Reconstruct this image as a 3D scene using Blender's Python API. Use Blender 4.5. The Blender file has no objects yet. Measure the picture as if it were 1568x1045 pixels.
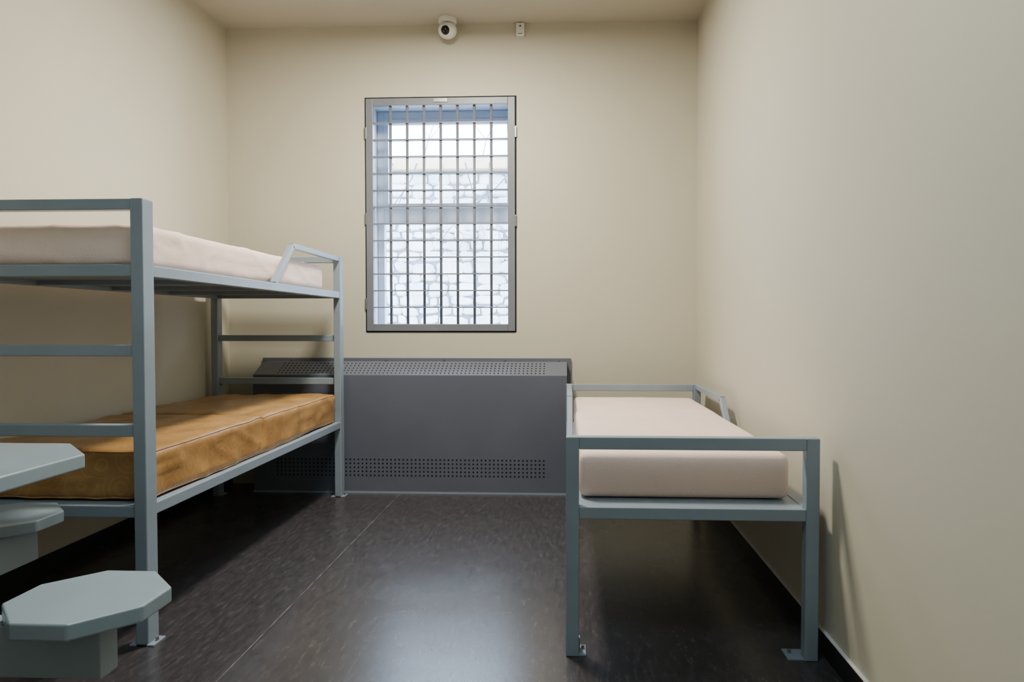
import bpy, bmesh, math, random
from mathutils import Vector, noise, Matrix
random.seed(7)
scene=bpy.context.scene

# ---------- helpers ----------
def lin(c):
    return tuple(((x/255)/12.92 if x/255<=0.04045 else (((x/255)+0.055)/1.055)**2.4) for x in c)+(1,)
def mat(name,rgb,rough=.5,metal=0,var=.06,scale=6,bump=0,bscale=80,spec=.5,rgb2=None,stretch=(1,1,1)):
    m=bpy.data.materials.new(name); m.use_nodes=True
    nt=m.node_tree; N=nt.nodes; L=nt.links
    b=N['Principled BSDF']; b.inputs['Roughness'].default_value=rough
    b.inputs['Metallic'].default_value=metal
    b.inputs['Specular IOR Level'].default_value=spec
    tc=N.new('ShaderNodeTexCoord'); mp=N.new('ShaderNodeMapping'); mp.inputs['Scale'].default_value=stretch
    L.new(tc.outputs['Object'],mp.inputs['Vector'])
    n=N.new('ShaderNodeTexNoise'); n.inputs['Scale'].default_value=scale; n.inputs['Detail'].default_value=5
    L.new(mp.outputs[0],n.inputs['Vector'])
    r=N.new('ShaderNodeValToRGB'); c=lin(rgb)
    if rgb2: c2=lin(rgb2)
    else: c2=tuple(x*(1+var) for x in c[:3])+(1,); c=tuple(x*(1-var) for x in c[:3])+(1,)
    r.color_ramp.elements[0].position=.35; r.color_ramp.elements[1].position=.65
    r.color_ramp.elements[0].color=c; r.color_ramp.elements[1].color=c2
    L.new(n.outputs['Fac'],r.inputs[0]); L.new(r.outputs[0],b.inputs['Base Color'])
    if bump:
        n2=N.new('ShaderNodeTexNoise'); n2.inputs['Scale'].default_value=bscale; n2.inputs['Detail'].default_value=4
        L.new(mp.outputs[0],n2.inputs['Vector'])
        bp=N.new('ShaderNodeBump'); bp.inputs['Strength'].default_value=bump; bp.inputs['Distance'].default_value=.004
        L.new(n2.outputs['Fac'],bp.inputs['Height']); L.new(bp.outputs[0],b.inputs['Normal'])
    return m
def finish(name,bm,m,parent=None,bevel=0,smooth=False,seg=2):
    bmesh.ops.recalc_face_normals(bm,faces=bm.faces[:])
    me=bpy.data.meshes.new(name); bm.to_mesh(me); bm.free()
    o=bpy.data.objects.new(name,me); scene.collection.objects.link(o)
    if m: me.materials.append(m)
    if smooth:
        for p in me.polygons: p.use_smooth=True
    if bevel:
        md=o.modifiers.new('bevel','BEVEL'); md.width=bevel; md.segments=seg; md.limit_method='ANGLE'
    if parent: o.parent=parent
    return o
def abox(bm,x0,x1,y0,y1,z0,z1):
    vs=[bm.verts.new((x,y,z)) for x in(x0,x1) for y in(y0,y1) for z in(z0,z1)]
    for f in((0,1,3,2),(4,6,7,5),(0,4,5,1),(2,3,7,6),(0,2,6,4),(1,5,7,3)):
        bm.faces.new([vs[i] for i in f])
def boxes(name,bl,m,parent=None,bevel=0):
    bm=bmesh.new()
    for b in bl: abox(bm,*b)
    return finish(name,bm,m,parent,bevel)
def abeam(bm,p,q,w,h,side):
    p=Vector(p);q=Vector(q);d=(q-p).normalized();s=Vector(side).normalized();u=d.cross(s).normalized()
    vs=[]
    for e in(p,q):
        for a,b in((-1,-1),(1,-1),(1,1),(-1,1)):
            vs.append(bm.verts.new(e+s*a*w/2+u*b*h/2))
    for f in((0,1,2,3),(7,6,5,4),(0,4,5,1),(1,5,6,2),(2,6,7,3),(3,7,4,0)):
        bm.faces.new([vs[i] for i in f])
def acyl(bm,p,q,r,n=12):
    p=Vector(p);q=Vector(q);d=(q-p)
    M=Matrix.Translation((p+q)/2)@d.to_track_quat('Z','Y').to_matrix().to_4x4()
    bmesh.ops.create_cone(bm,cap_ends=True,segments=n,radius1=r,radius2=r,depth=d.length,matrix=M)
def prism(bm,pts,z0,z1):
    a=[bm.verts.new((x,y,z0)) for x,y in pts]; b=[bm.verts.new((x,y,z1)) for x,y in pts]
    n=len(pts); bm.faces.new(a[::-1]); bm.faces.new(b)
    for i in range(n): bm.faces.new((a[i],a[(i+1)%n],b[(i+1)%n],b[i]))
def empty(name,loc=(0,0,0)):
    e=bpy.data.objects.new(name,None); e.empty_display_size=.2; scene.collection.objects.link(e); return e

# ---------- dimensions ----------
XL,XR,YB,YF,ZC=-2.41,.903,4.79,-1.3,3.24
# ---------- materials ----------
M_wall=mat('wall_paint',(197,193,176),.6,var=.015,scale=1.5,bump=.05,bscale=120,spec=.3)
M_ceil=mat('ceiling_paint',(192,187,172),.7,var=.02,scale=1.5)
M_steel=mat('bluegrey_enamel',(134,148,162),.38,var=.05,scale=5,bump=.05,bscale=60)
M_stool=mat('stool_enamel',(146,162,172),.3,var=.05,scale=5,bump=.04,bscale=60)
M_rad=mat('radiator_enamel',(94,99,113),.42,var=.04,scale=3)
M_grid=mat('grille_steel',(114,118,127),.4,var=.05)
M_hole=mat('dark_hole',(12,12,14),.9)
M_black=mat('black_vinyl',(22,22,24),.5)
M_white=mat('white_plastic',(225,225,222),.4,var=.02)
M_lens=mat('black_gloss',(10,10,12),.12)
M_pvc=mat('window_frame_paint_reveal_tint',(180,190,202),.4,var=.03)
M_pink=mat('pink_mattress_cover',(238,214,203),.8,var=.03,scale=5,bump=.25,bscale=140,spec=.2)
M_cream=mat('cream_mattress_cover',(240,218,207),.8,var=.04,scale=4,bump=.3,bscale=90,spec=.2)
M_bolt=mat('bolt_steel',(150,150,148),.3,metal=.8)

def floor_mat():
    m=bpy.data.materials.new('dark_linoleum'); m.use_nodes=True; nt=m.node_tree;N=nt.nodes;L=nt.links
    b=N['Principled BSDF']; b.inputs['Specular IOR Level'].default_value=.85
    tc=N.new('ShaderNodeTexCoord'); mp=N.new('ShaderNodeMapping'); mp.inputs['Scale'].default_value=(1,.22,1); mp.inputs['Rotation'].default_value=(0,0,.12)
    L.new(tc.outputs['Object'],mp.inputs[0])
    n=N.new('ShaderNodeTexNoise'); n.inputs['Scale'].default_value=55; n.inputs['Detail'].default_value=8; n.inputs['Roughness'].default_value=.7; n.inputs['Distortion'].default_value=.3
    L.new(mp.outputs[0],n.inputs['Vector'])
    r=N.new('ShaderNodeValToRGB'); e=r.color_ramp.elements
    e[0].position=.34; e[0].color=lin((47,45,48)); e[1].position=.74; e[1].color=lin((82,78,80))
    x=e.new(.53); x.color=lin((61,58,61))
    L.new(n.outputs['Fac'],r.inputs[0])
    n3=N.new('ShaderNodeTexNoise'); n3.inputs['Scale'].default_value=42; n3.inputs['Detail'].default_value=3
    mp3=N.new('ShaderNodeMapping'); mp3.inputs['Scale'].default_value=(1,.22,1); mp3.inputs['Location'].default_value=(5,3,0); mp3.inputs['Rotation'].default_value=(0,0,-.15)
    L.new(tc.outputs['Object'],mp3.inputs[0]); L.new(mp3.outputs[0],n3.inputs['Vector'])
    r3=N.new('ShaderNodeValToRGB'); r3.color_ramp.elements[0].position=.62; r3.color_ramp.elements[1].position=.76; r3.color_ramp.elements[1].color=(.5,.5,.5,1)
    L.new(n3.outputs['Fac'],r3.inputs[0])
    mx=N.new('ShaderNodeMixRGB'); mx.inputs[2].default_value=lin((102,96,97)); L.new(r3.outputs[0],mx.inputs[0]); L.new(r.outputs[0],mx.inputs[1])
    L.new(mx.outputs[0],b.inputs['Base Color'])
    n2=N.new('ShaderNodeTexNoise'); n2.inputs['Scale'].default_value=4; L.new(tc.outputs['Object'],n2.inputs['Vector'])
    mr=N.new('ShaderNodeMapRange'); mr.inputs[3].default_value=.22; mr.inputs[4].default_value=.32
    L.new(n2.outputs['Fac'],mr.inputs[0]); L.new(mr.outputs[0],b.inputs['Roughness'])
    bp=N.new('ShaderNodeBump'); bp.inputs['Strength'].default_value=.03; bp.inputs['Distance'].default_value=.002
    n4=N.new('ShaderNodeTexNoise'); n4.inputs['Scale'].default_value=30; L.new(mp.outputs[0],n4.inputs['Vector'])
    L.new(n4.outputs['Fac'],bp.inputs['Height']); L.new(bp.outputs[0],b.inputs['Normal'])
    return m
M_floor=floor_mat()
def orange_mat():
    m=mat('orange_vinyl_cover',(150,110,62),.36,scale=7,bump=.35,bscale=22,rgb2=(176,134,80))
    nt=m.node_tree;N=nt.nodes;L=nt.links
    b=N['Principled BSDF']; old=b.inputs['Base Color'].links[0].from_socket
    tc=N.new('ShaderNodeTexCoord'); v=N.new('ShaderNodeTexVoronoi'); v.inputs['Scale'].default_value=9
    L.new(tc.outputs['Object'],v.inputs['Vector'])
    w=N.new('ShaderNodeMath'); w.operation='MULTIPLY'; w.inputs[1].default_value=34; L.new(v.outputs['Distance'],w.inputs[0])
    s=N.new('ShaderNodeMath'); s.operation='SINE'; L.new(w.outputs[0],s.inputs[0])
    r=N.new('ShaderNodeValToRGB'); r.color_ramp.elements[0].position=.8; r.color_ramp.elements[1].position=1; r.color_ramp.elements[1].color=(.2,.2,.2,1)
    L.new(s.outputs[0],r.inputs[0])
    mx=N.new('ShaderNodeMixRGB'); mx.inputs[2].default_value=lin((225,180,110)); L.new(r.outputs[0],mx.inputs[0]); L.new(old,mx.inputs[1])
    L.new(mx.outputs[0],b.inputs['Base Color']); return m
M_orange=orange_mat()

# ---------- room ----------
boxes('floor',[(XL-.2,XR+.2,YF-.2,YB+.4,-.1,0)],M_floor)
boxes('ceiling',[(XL-.2,XR+.2,YF-.2,YB+.4,ZC,ZC+.15)],M_ceil)
boxes('wall_left',[(XL-.2,XL,YF-.2,YB+.4,0,ZC)],M_wall)
boxes('wall_right',[(XR,XR+.2,YF-.2,YB+.4,0,ZC)],M_wall)
boxes('wall_front',[(XL,XR,YF-.2,YF,0,ZC)],M_wall)
WX0,WX1,WZ0,WZ1=-1.42,-.348,1.088,2.742
boxes('wall_back',[(XL,WX0,YB,YB+.4,0,ZC),(WX1,XR,YB,YB+.4,0,ZC),(WX0,WX1,YB,YB+.4,0,WZ0),(WX0,WX1,YB,YB+.4,WZ1,ZC)],M_wall)
boxes('baseboard_right',[(XR-.012,XR,YF,YB,0,.078)],M_black)
boxes('trim_1',[(XR-.013,XR,YF,YB,.078,.081)],M_white)
boxes('baseboard_left',[(XL,XL+.012,YF,YB,0,.078)],M_black)
boxes('baseboard_back',[(.04,XR-.013,YB-.012,YB,0,.078)],M_black)
boxes('trim_2',[(-1.122,-1.118,YF,4.54,0,.0008)],mat('seam_weld',(66,63,65),.35,rgb2=(124,118,116),scale=14))
# door on wall behind the viewer
d=empty('door_1')
boxes('leaf',[(-1.2,-.3,YF+.005,YF+.05,0.01,2.05)],M_steel,d,.004)
boxes('frame',[(-1.28,-1.2,YF,YF+.07,0,2.13),(-.3,-.22,YF,YF+.07,0,2.13),(-1.2,-.3,YF,YF+.07,2.05,2.13)],M_grid,d,.003)
boxes('handle',[(-.42,-.39,YF+.05,YF+.1,1.0,1.15)],M_bolt,d,.003)

# ---------- window ----------
win=empty('window_1')
t=.006; YR=YB+.045
boxes('reveal_daylight_tint',[(WX0,WX0+t,YR,YB+.4,WZ0,WZ1),(WX1-t,WX1,YR,YB+.4,WZ0,WZ1),(WX0+t,WX1-t,YR,YB+.4,WZ0,WZ0+t),(WX0+t,WX1-t,YR,YB+.4,WZ1-t,WZ1)],M_pvc,win)  # blue-grey lining added to put the daylight tint into the reveal colour
y0,y1=5.09,5.15;a,b_,c,d_=WX0+t,WX1-t,WZ0+t,WZ1-t
fr=[(a,a+.05,y0,y1,c,d_),(b_-.05,b_,y0,y1,c,d_),(a+.05,b_-.05,y0,y1,c,c+.035),(a+.05,b_-.05,y0,y1,d_-.06,d_),(a+.05,b_-.05,y0,y1,1.905,2.02)]
fr+=[(a+.05,a+.085,y0-.01,y1,2.02,d_-.06),(b_-.085,b_-.05,y0-.01,y1,2.02,d_-.06),(a+.085,b_-.085,y0-.01,y1,2.02,2.05),(a+.085,b_-.085,y0-.01,y1,d_-.09,d_-.06)]
boxes('sash_frame',fr,M_pvc,win,.004)
g=bpy.data.materials.new('window_glass'); g.use_nodes=True; nt=g.node_tree; nt.nodes.clear()
o=nt.nodes.new('ShaderNodeOutputMaterial'); mx=nt.nodes.new('ShaderNodeMixShader'); tr=nt.nodes.new('ShaderNodeBsdfTransparent'); gl=nt.nodes.new('ShaderNodeBsdfGlossy'); gl.inputs['Roughness'].default_value=.02
tr.inputs[0].default_value=(.95,.97,1,1); mx.inputs[0].default_value=.06
nt.links.new(tr.outputs[0],mx.inputs[1]); nt.links.new(gl.outputs[0],mx.inputs[2]); nt.links.new(mx.outputs[0],o.inputs[0])
boxes('glass_pane',[(a+.05,b_-.05,5.118,5.122,c+.035,1.905),(a+.085,b_-.085,5.118,5.122,2.05,d_-.09)],g,win)

gr=empty('window_security_grille')
gx0,gx1,gz0,gz1=-1.41,-.358,1.098,2.732; fw=.05
boxes('frame',[(gx0,gx0+fw,YB-.012,YB+.035,gz0,gz1),(gx1-fw,gx1,YB-.012,YB+.035,gz0,gz1),(gx0+fw,gx1-fw,YB-.012,YB+.035,gz0,gz0+fw),(gx0+fw,gx1-fw,YB-.012,YB+.035,gz1-fw,gz1)],M_grid,gr,.003)
boxes('gap_shadow_strips',[(WX0,gx0,YB+.0,YB+.03,WZ0,WZ1),(gx1,WX1,YB+.0,YB+.03,WZ0,WZ1),(gx0,gx1,YB,YB+.03,WZ0,gz0),(gx0,gx1,YB,YB+.03,gz1,WZ1)],M_hole,gr)  # dark strips painted in as the shade of the gap around the frame
bm=bmesh.new(); ix0,ix1,iz0,iz1=gx0+fw,gx1-fw,gz0+fw,gz1-fw
for i in range(1,8):
    x=ix0+(ix1-ix0)*i/8; acyl(bm,(x,YB+.018,iz0),(x,YB+.018,iz1),.010,10)
finish('vertical_bars',bm,M_grid,gr,smooth=True)
boxes('horizontal_bars',[(ix0,ix1,YB-.002,YB+.036,iz0+(iz1-iz0)*j/13-.004,iz0+(iz1-iz0)*j/13+.004) for j in range(1,13)],M_grid,gr)
boxes('lock_tabs',[(-.93,-.83,YB-.016,YB-.012,2.70,2.728),(gx0-.012,gx0+.004,YB-.014,YB,2.45,2.53),(gx0-.012,gx0+.004,YB-.014,YB,1.85,1.93),(gx0-.012,gx0+.004,YB-.014,YB,1.25,1.33),(gx1-.004,gx1+.012,YB-.014,YB,2.45,2.53),(gx1-.004,gx1+.012,YB-.014,YB,1.83,1.91)],M_bolt,gr,.002)

# ---------- outside ----------
M_stone=mat('rubble_stone',(176,182,192),.85,scale=3,rgb2=(226,226,226),bump=.5,bscale=25)
M_mortar=mat('mortar',(128,132,142),.9)
M_cap=mat('coping_stone',(200,180,148),.8)
sw=empty('outside_stone_wall')
bm=bmesh.new(); z=-.3; YS=8.0
while z<2.9:
    h=random.uniform(.08,.17); h=min(h,2.93-z); x=-6+random.uniform(0,.2)
    while x<3.5:
        w=random.uniform(.1,.36); g_=.006
        def j(s=.024): return random.uniform(-s,s)
        base=[(x+g_+j(),z+g_+j()),(x+w-g_+j(),z+g_+j()),(x+w-g_+j(),z+h-g_+j()),(x+g_+j(),z+h-g_+j())]
        P=[]
        for i in range(4):
            p=Vector(base[i]);q=Vector(base[(i+1)%4]);P+= [p.lerp(q,.2),p.lerp(q,.8)]
        cx=sum(p.x for p in P)/8; cz=sum(p.y for p in P)/8; dep=random.uniform(.025,.06)
        A=[bm.verts.new((p.x,YS+.03,p.y)) for p in P]
        B=[bm.verts.new((p.x,YS-dep*.5,p.y)) for p in P]
        C=[bm.verts.new((cx+(p.x-cx)*.8,YS-dep,cz+(p.y-cz)*.74)) for p in P]
        for i in range(8):
            k=(i+1)%8; bm.faces.new((A[i],A[k],B[k],B[i])); bm.faces.new((B[i],B[k],C[k],C[i]))
        bm.faces.new(C); x+=w
    z+=h
finish('stones',bm,M_stone,sw)
boxes('mortar_core',[(-6,3.6,YS,YS+.4,-.3,2.94)],M_mortar,sw)
boxes('coping',[(-6.05,3.65,YS-.12,YS+.5,2.94,3.09)],M_cap,sw,.01)
boxes('outside_ground',[(-9,7,YB+.4,14,-.4,-.3)],mat('gravel',(150,150,150),.9,scale=30))
bm=bmesh.new()
def twig(p,d,L,r,lev):
    n=4
    for i in range(n):
        d=(d+Vector((random.uniform(-.3,.3),random.uniform(-.12,.12),random.uniform(-.25,.25)))).normalized()
        q=p+d*L/n; acyl(bm,p,q,r*(1-.15*i),5); p=q
        if lev>0 and i>0:
            twig(p,(d+Vector((random.uniform(-.9,.9),random.uniform(-.2,.2),random.uniform(-.5,.7)))).normalized(),L*.6,r*.6,lev-1)
for i in range(6):
    px=-3.3+i*.7+random.uniform(-.15,.15)
    acyl(bm,(px,YS+.62,-.3),(px,YS+.62,2.95),.016,6)
    twig(Vector((px,YS+.62,2.93)),Vector((random.uniform(-.3,.3),0,1)),1.1,.009,2)
finish('bare_shrub',bm,mat('bark',(130,127,136),.9))
bm=bmesh.new()
for i in range(15):
    twig(Vector((-3.4+i*.28,YS-.16,3.0)),Vector((random.uniform(-.7,.7),0,-1)),.75,.009,2)
finish('hanging_vine',bm,mat('vine_bark',(92,98,114),.9))

# ---------- radiator cover ----------
rc=empty('radiator_cover')
prof=[(YB,0),(4.55,0),(4.55,.804),(4.715,.884),(4.772,.884),(4.772,.904),(YB,.904)]
bm=bmesh.new(); A=[bm.verts.new((-2.13,y,z)) for y,z in prof]; B=[bm.verts.new((.006,y,z)) for y,z in prof]
bm.faces.new(A);bm.faces.new(B[::-1])
for i in range(len(prof)): k=(i+1)%len(prof); bm.faces.new((A[i],A[k],B[k],B[i]))
finish('casing',bm,M_rad,rc,.003)
boxes('wall_flange',[(-2.16,.034,YB-.02,YB-.002,.5,.908)],M_rad,rc,.002)
boxes('kick_strip',[(-2.13,.006,4.545,4.55,0,.012)],M_steel,rc)
bm=bmesh.new()
def disc(cx,cy,cz,nrm,r=.0062,n=8):
    nrm=Vector(nrm).normalized(); M=Matrix.Translation((cx,cy,cz))@nrm.to_track_quat('Z','Y').to_matrix().to_4x4()
    bmesh.ops.create_cone(bm,cap_ends=True,segments=n,radius1=r,radius2=r,depth=.0016,matrix=M)
nc=66
for i in range(nc):
    x=-1.965+i*(1.816/(nc-1))
    for k in range(5): disc(x,4.55,.122+k*.027,(0,-1,0))
    for k in range(5):
        tt=.14+k*.18; disc(x,4.55+.165*tt,.804+.08*tt,(0,-.436,.9))
finish('perforations',bm,M_hole,rc)
bm=bmesh.new()
for x in(-1.95,-1.27,-.86,-.43,-.05): acyl(bm,(x,4.766,.894),(x,4.773,.894),.006)
finish('screws',bm,M_bolt,rc)

# ---------- bed parts ----------
def foot(bm,x,y,sx):
    abox(bm,x-.02 if sx>0 else x-.045,x+.045 if sx>0 else x+.02,y-.03,y+.045,0,.006)
def boltf(bm,x,y,sx):
    acyl(bm,(x+sx*.034,y+.01,.006),(x+sx*.034,y+.01,.018),.006,8)

# bunk
BX0,BX1,BY0,BY1=-2.36,-1.487,2.343,4.505
bb=empty('bunk_bed'); pw,pd=.045,.066
P=[(BX1-pw,BX1,BY0,BY0+pd,0,1.592),(BX1-pw,BX1,BY1-pd,BY1,0,1.592),(BX0,BX0+pw,BY0,BY0+pd,0,1.592),(BX0,BX0+pw,BY1-pd,BY1,0,1.592)]
boxes('posts',P,M_steel,bb,.004)
R=[]
for (ya,yb) in((BY0+.008,BY0+.05),(BY1-.05,BY1-.008)):
    for z0,z1 in((1.553,1.5915),(1.318,1.36),(1.034,1.074),(.747,.789),(.457,.499)):
        R.append((BX0+pw,BX1-pw,ya,yb,z0,z1))
boxes('end_rails_and_rungs',R,M_steel,bb,.003)
S=[]
for z0,z1 in((1.318,1.36),(.457,.499)):
    for xa,xb in((BX1-.042,BX1-.003),(BX0+.003,BX0+.042)):
        S.append((xa,xb,BY0+pd,BY1-pd,z0,z1))
boxes('side_rails',S,M_steel,bb,.003)
boxes('deck_plates',[(BX0+.042,BX1-.042,BY0+.05,BY1-.05,1.34,1.352),(BX0+.042,BX1-.042,BY0+.05,BY1-.05,.483,.495)]+[(BX0+.042,BX1-.042,y,y+.03,zz,zz+.02) for y in(2.9,3.4,3.9) for zz in(1.32,.463)],M_steel,bb)
def guard(name,X,ztop,zb,par,yp):
    bm=bmesh.new()
    abeam(bm,(X,3.46,zb),(X,3.70,ztop-.016),.03,.03,(1,0,0))
    abeam(bm,(X,3.69,ztop-.016),(X,yp,ztop-.016),.03,.03,(1,0,0))
    return finish(name,bm,M_steel,par,.003)
guard('guard_rail',BX1-.02,1.592,1.355,bb,BY1-pd+.002)
bm=bmesh.new(); bt=bmesh.new()
for x,s in((BX1-.022,1),(BX0+.022,1)):
    for y in(BY0+.025,BY1-.045):
        foot(bm,x,y,s); boltf(bt,x,y,s)
        if x>-2: foot(bm,x,y,-1)
finish('foot_plates',bm,M_steel,bb,.001); finish('anchor_bolts',bt,M_bolt,bb)

# single bed
SX0,SX1,SY0,SY1=0.0,.857,2.33,4.42
sb=empty('single_bed'); ps=.045
boxes('posts',[(x0,x0+ps,y0_,y0_+ps,0,.762) for x0 in(SX0,SX1-ps) for y0_ in(SY0,SY1-ps)],M_steel,sb,.004)
R=[]
for ya,yb in((SY0+.001,SY0+.044),(SY1-.044,SY1-.001)):
    for z0,z1 in((.719,.7615),(.479,.52)): R.append((SX0+ps,SX1-ps,ya,yb,z0,z1))
for xa,xb in((SX0+.002,SX0+.042),(SX1-.042,SX1-.002)): R.append((xa,xb,SY0+ps,SY1-ps,.479,.52))
boxes('rails',R,M_steel,sb,.003)
boxes('deck_plate',[(SX0+.042,SX1-.042,SY0+.044,SY1-.044,.506,.517)],M_steel,sb)
guard('guard_rail_wall_side',SX1-.02,.762,.515,sb,SY1-ps+.002)
guard('guard_rail_room_side',SX0+.02,.762,.515,sb,SY1-ps+.002)
bm=bmesh.new(); bt=bmesh.new()
for y in(SY0+.02,SY1-.03):
    abox(bm,SX0+.02,SX0+.07,y-.015,y+.06,0,.006); abox(bm,SX1-.10,SX1-.02,y-.015,y+.06,0,.006)
    abox(bm,SX0+.045,SX0+.05,y,y+.04,0,.05)
    acyl(bt,(SX0+.06,y+.03,.006),(SX0+.06,y+.03,.018),.006,8); acyl(bt,(SX1-.082,y+.03,.006),(SX1-.082,y+.03,.018),.006,8)
finish('foot_plates',bm,M_steel,sb,.001); finish('anchor_bolts',bt,M_bolt,sb)

# ---------- mattresses ----------
def mattress(name,x0,x1,y0,y1,z0,z1,m,r=.028,amp=.004,crown=.008,fold=None,wr=(3,1.2,6),seed=0,crease=0,piping=0):
    bm=bmesh.new(); s=.015
    nx,ny,nz=max(2,int((x1-x0)/s)),max(2,int((y1-y0)/s)),max(2,int((z1-z0)/s))
    V={}
    def v(i,j,k):
        if (i,j,k) not in V: V[(i,j,k)]=bm.verts.new((x0+(x1-x0)*i/nx,y0+(y1-y0)*j/ny,z0+(z1-z0)*k/nz))
        return V[(i,j,k)]
    for i in range(nx):
        for j in range(ny):
            for k in(0,nz): bm.faces.new((v(i,j,k),v(i+1,j,k),v(i+1,j+1,k),v(i,j+1,k)))
    for i in range(nx):
        for k in range(nz):
            for j in(0,ny): bm.faces.new((v(i,j,k),v(i+1,j,k),v(i+1,j,k+1),v(i,j,k+1)))
    for j in range(ny):
        for k in range(nz):
            for i in(0,nx): bm.faces.new((v(i,j,k),v(i,j+1,k),v(i,j+1,k+1),v(i,j,k+1)))
    def warp(p,d):
        tx=(p.x-x0)/(x1-x0); ty=(p.y-y0)/(y1-y0); tz=(p.z-z0)/(z1-z0)
        n1=noise.noise(Vector((p.x*wr[0]+seed,p.y*wr[1],p.z*wr[2]))); n2=noise.noise(Vector((p.x*9+seed,p.y*7,p.z*14)))
        off=(n1*1.0+n2*.5)*amp
        if crease:
            rr=1-abs(noise.noise(Vector((p.x*5+seed,p.y*3.2+p.z*9,p.z*7-p.y*2))))*3.2
            off+=max(0,rr)**2*crease
        p=p.copy()
        if tz>.03: p+=d*off
        else: p.z=max(p.z,z0)
        if tz>.5: p.z+=crown*tz*math.sin(math.pi*min(max(tx,0),1))**.6*math.sin(math.pi*min(max(ty,0),1))**.4
        if fold:
            f=math.exp(-((p.y-fold-(tz-.5)*.05)/.014)**2)
            p-=d*.011*f*(1 if tz>.1 else 0)
            f2=math.exp(-((p.y-fold+.06)/.05)**2); p.z+=.006*f2*tz
        return p
    for vt in bm.verts:
        p=vt.co.copy(); q=Vector((min(max(p.x,x0+r),x1-r),min(max(p.y,y0+r),y1-r),min(max(p.z,z0+r),z1-r)))
        d=p-q
        if d.length>0: d.normalize(); p=q+d*r
        vt.co=warp(p,d)
    ob=finish(name,bm,m,None,smooth=True)
    if piping:
        for zz,sg in((z1-r*.3,1),(z0+r*.3,-1)):
            pts=[]; o_=r*.3; N1=70; N2=28
            xs=[(x1-o_,y0+r+(y1-y0-2*r)*i/N1) for i in range(N1+1)]
            ys=[(x0+r+(x1-x0-2*r)*i/N2,y0+o_) for i in range(N2+1)]
            for (px,py) in ys+xs:
                side=py>y0+o_+.001
                dd=Vector((.7 if side else 0,0 if side else -.7,.7*sg))
                pts.append(warp(Vector((px,py,zz)),dd))
            cu=bpy.data.curves.new('piping','CURVE'); cu.dimensions='3D'; cu.bevel_depth=piping; cu.bevel_resolution=3
            sp=cu.splines.new('POLY'); sp.points.add(len(pts)-1)
            for i,q in enumerate(pts): sp.points[i].co=(q.x,q.y,q.z,1)
            cu.materials.append(m); co_=bpy.data.objects.new('piping',cu); scene.collection.objects.link(co_); co_.parent=ob
    return ob
mattress('mattress',.048,.797,2.455,4.35,.5205,.682,M_pink,seed=3,amp=.003)
mattress('mattress',-2.30,-1.535,2.42,4.26,1.3615,1.512,M_cream,seed=11,amp=.004,crown=.010,crease=.004)
mattress('mattress',-2.30,-1.518,2.425,4.43,.504,.682,M_orange,seed=21,amp=.006,r=.02,fold=3.35,crease=.006,piping=.0035)

# ---------- table & stools ----------
def octp(cx,cy,hx,hy,c):
    return [(cx-hx+c,cy-hy),(cx+hx-c,cy-hy),(cx+hx,cy-hy+c),(cx+hx,cy+hy-c),(cx+hx-c,cy+hy),(cx-hx+c,cy+hy),(cx-hx,cy+hy-c),(cx-hx,cy-hy+c)]
TX,TY=-1.78,1.53
tb=empty('table')
bm=bmesh.new(); prism(bm,octp(TX,TY,.45,.455,.16),.75,.79); finish('top',bm,M_stool,tb,.005,seg=3)
boxes('pedestal',[(TX-.05,TX+.05,TY-.05,TY+.05,.012,.75)],M_stool,tb,.004)
boxes('base_plate',[(TX-.14,TX+.14,TY-.14,TY+.14,0,.012)],M_stool,tb,.002)
boxes('top_bracket',[(TX-.2,TX+.2,TY-.03,TY+.03,.72,.75),(TX-.03,TX+.03,TY-.2,TY+.2,.72,.75)],M_stool,tb,.002)
boxes('seat_support_arms',[(TX+.05,-1.03,1.45,1.51,.36,.476),(-1.83,-1.77,TY+.05,2.2,.36,.476)],M_stool,tb,.003)
s1=empty('stool')
bm=bmesh.new(); prism(bm,octp(-1.107,1.525,.163,.157,.1),.482,.52); finish('seat',bm,M_stool,s1,.005,seg=3)
boxes('mounting_plate',[(-1.16,-1.05,1.44,1.52,.476,.482)],M_stool,s1)
s2=empty('stool')
bm=bmesh.new(); prism(bm,octp(-1.85,2.155,.16,.16,.1),.482,.52); finish('seat',bm,M_stool,s2,.005,seg=3)
boxes('mounting_plate',[(-1.84,-1.76,2.08,2.19,.476,.482)],M_stool,s2)

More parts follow.
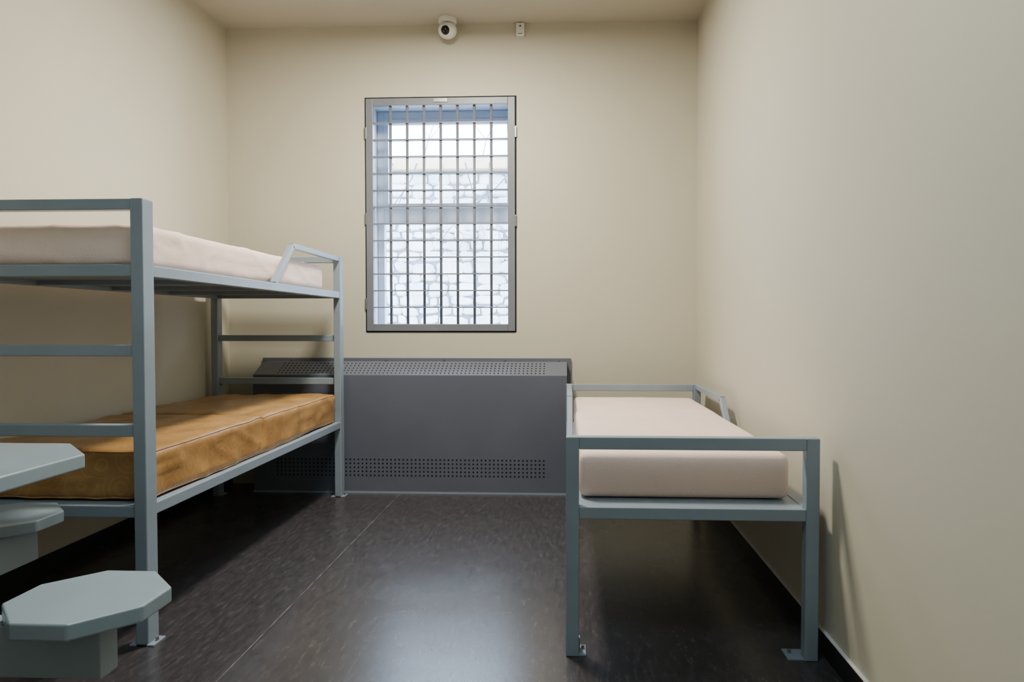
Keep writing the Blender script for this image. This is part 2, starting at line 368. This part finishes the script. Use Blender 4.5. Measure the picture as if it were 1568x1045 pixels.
# ---------- wall devices ----------
cc=empty('security_camera')
cx,cy,cz=-.815,4.70,3.16
bm=bmesh.new(); acyl(bm,(cx,cy,ZC-.03),(cx,cy,ZC),.062,32); finish('mount_base',bm,M_white,cc,.003)
bm=bmesh.new(); bmesh.ops.create_uvsphere(bm,u_segments=32,v_segments=18,radius=.058,matrix=Matrix.Translation((cx,cy,cz))@Matrix.Diagonal((1.1,1,.95,1))); finish('housing',bm,M_white,cc,smooth=True)
bm=bmesh.new(); bmesh.ops.create_uvsphere(bm,u_segments=24,v_segments=14,radius=.032,matrix=Matrix.Translation((cx-.006,cy-.037,cz-.012))); finish('lens',bm,M_lens,cc,smooth=True)
dt=empty('wall_sensor_box')
boxes('case',[(-.348,-.292,YB-.03,YB,3.142,3.232)],M_white,dt,.004)
boxes('slot',[(-.326,-.314,YB-.0315,YB-.03,3.205,3.212),(-.335,-.305,YB-.0315,YB-.03,3.155,3.158)],M_lens,dt)

# ---------- lights ----------
def lamp(x,y,sx,sy,power,col):
    e=empty('ceiling_or_fill_light')
    boxes('housing',[(x-sx/2-.03,x+sx/2+.03,y-sy/2-.03,y+sy/2+.03,ZC-.05,ZC)],M_white,e,.004)
    l=bpy.data.lights.new('tube','AREA'); l.shape='RECTANGLE'; l.size=sx; l.size_y=sy; l.energy=power; l.color=col
    o=bpy.data.objects.new('tube',l); o.location=(x,y,ZC-.056); scene.collection.objects.link(o); o.parent=e
lamp(-.72,3.4,.3,.5,114,(1,.92,.77))
lamp(-.2,.9,.35,.9,26,(.70,.91,1))  # added fill lamp, unseen, gives the near room a cool ambient light
l=bpy.data.lights.new('sky_portal','AREA'); l.shape='RECTANGLE'; l.size=1.05; l.size_y=1.62; l.cycles.is_portal=True
o=bpy.data.objects.new('sky_portal',l); o.location=(-.884,5.2,1.915); o.rotation_euler=(math.radians(-90),0,0); scene.collection.objects.link(o)
w=bpy.data.worlds.new('overcast_sky'); scene.world=w; w.use_nodes=True
bg=w.node_tree.nodes['Background']; bg.inputs[0].default_value=(.66,.82,1,1); bg.inputs[1].default_value=27

# ---------- camera ----------
cam=bpy.data.cameras.new('camera'); cam.sensor_width=36; cam.lens=24.0; cam.shift_x=-.0239; cam.clip_start=.02
co=bpy.data.objects.new('camera',cam); scene.collection.objects.link(co)
co.location=(0,0,1.15); co.rotation_euler=(math.radians(90-1.453),0,math.radians(2.49))
scene.camera=co
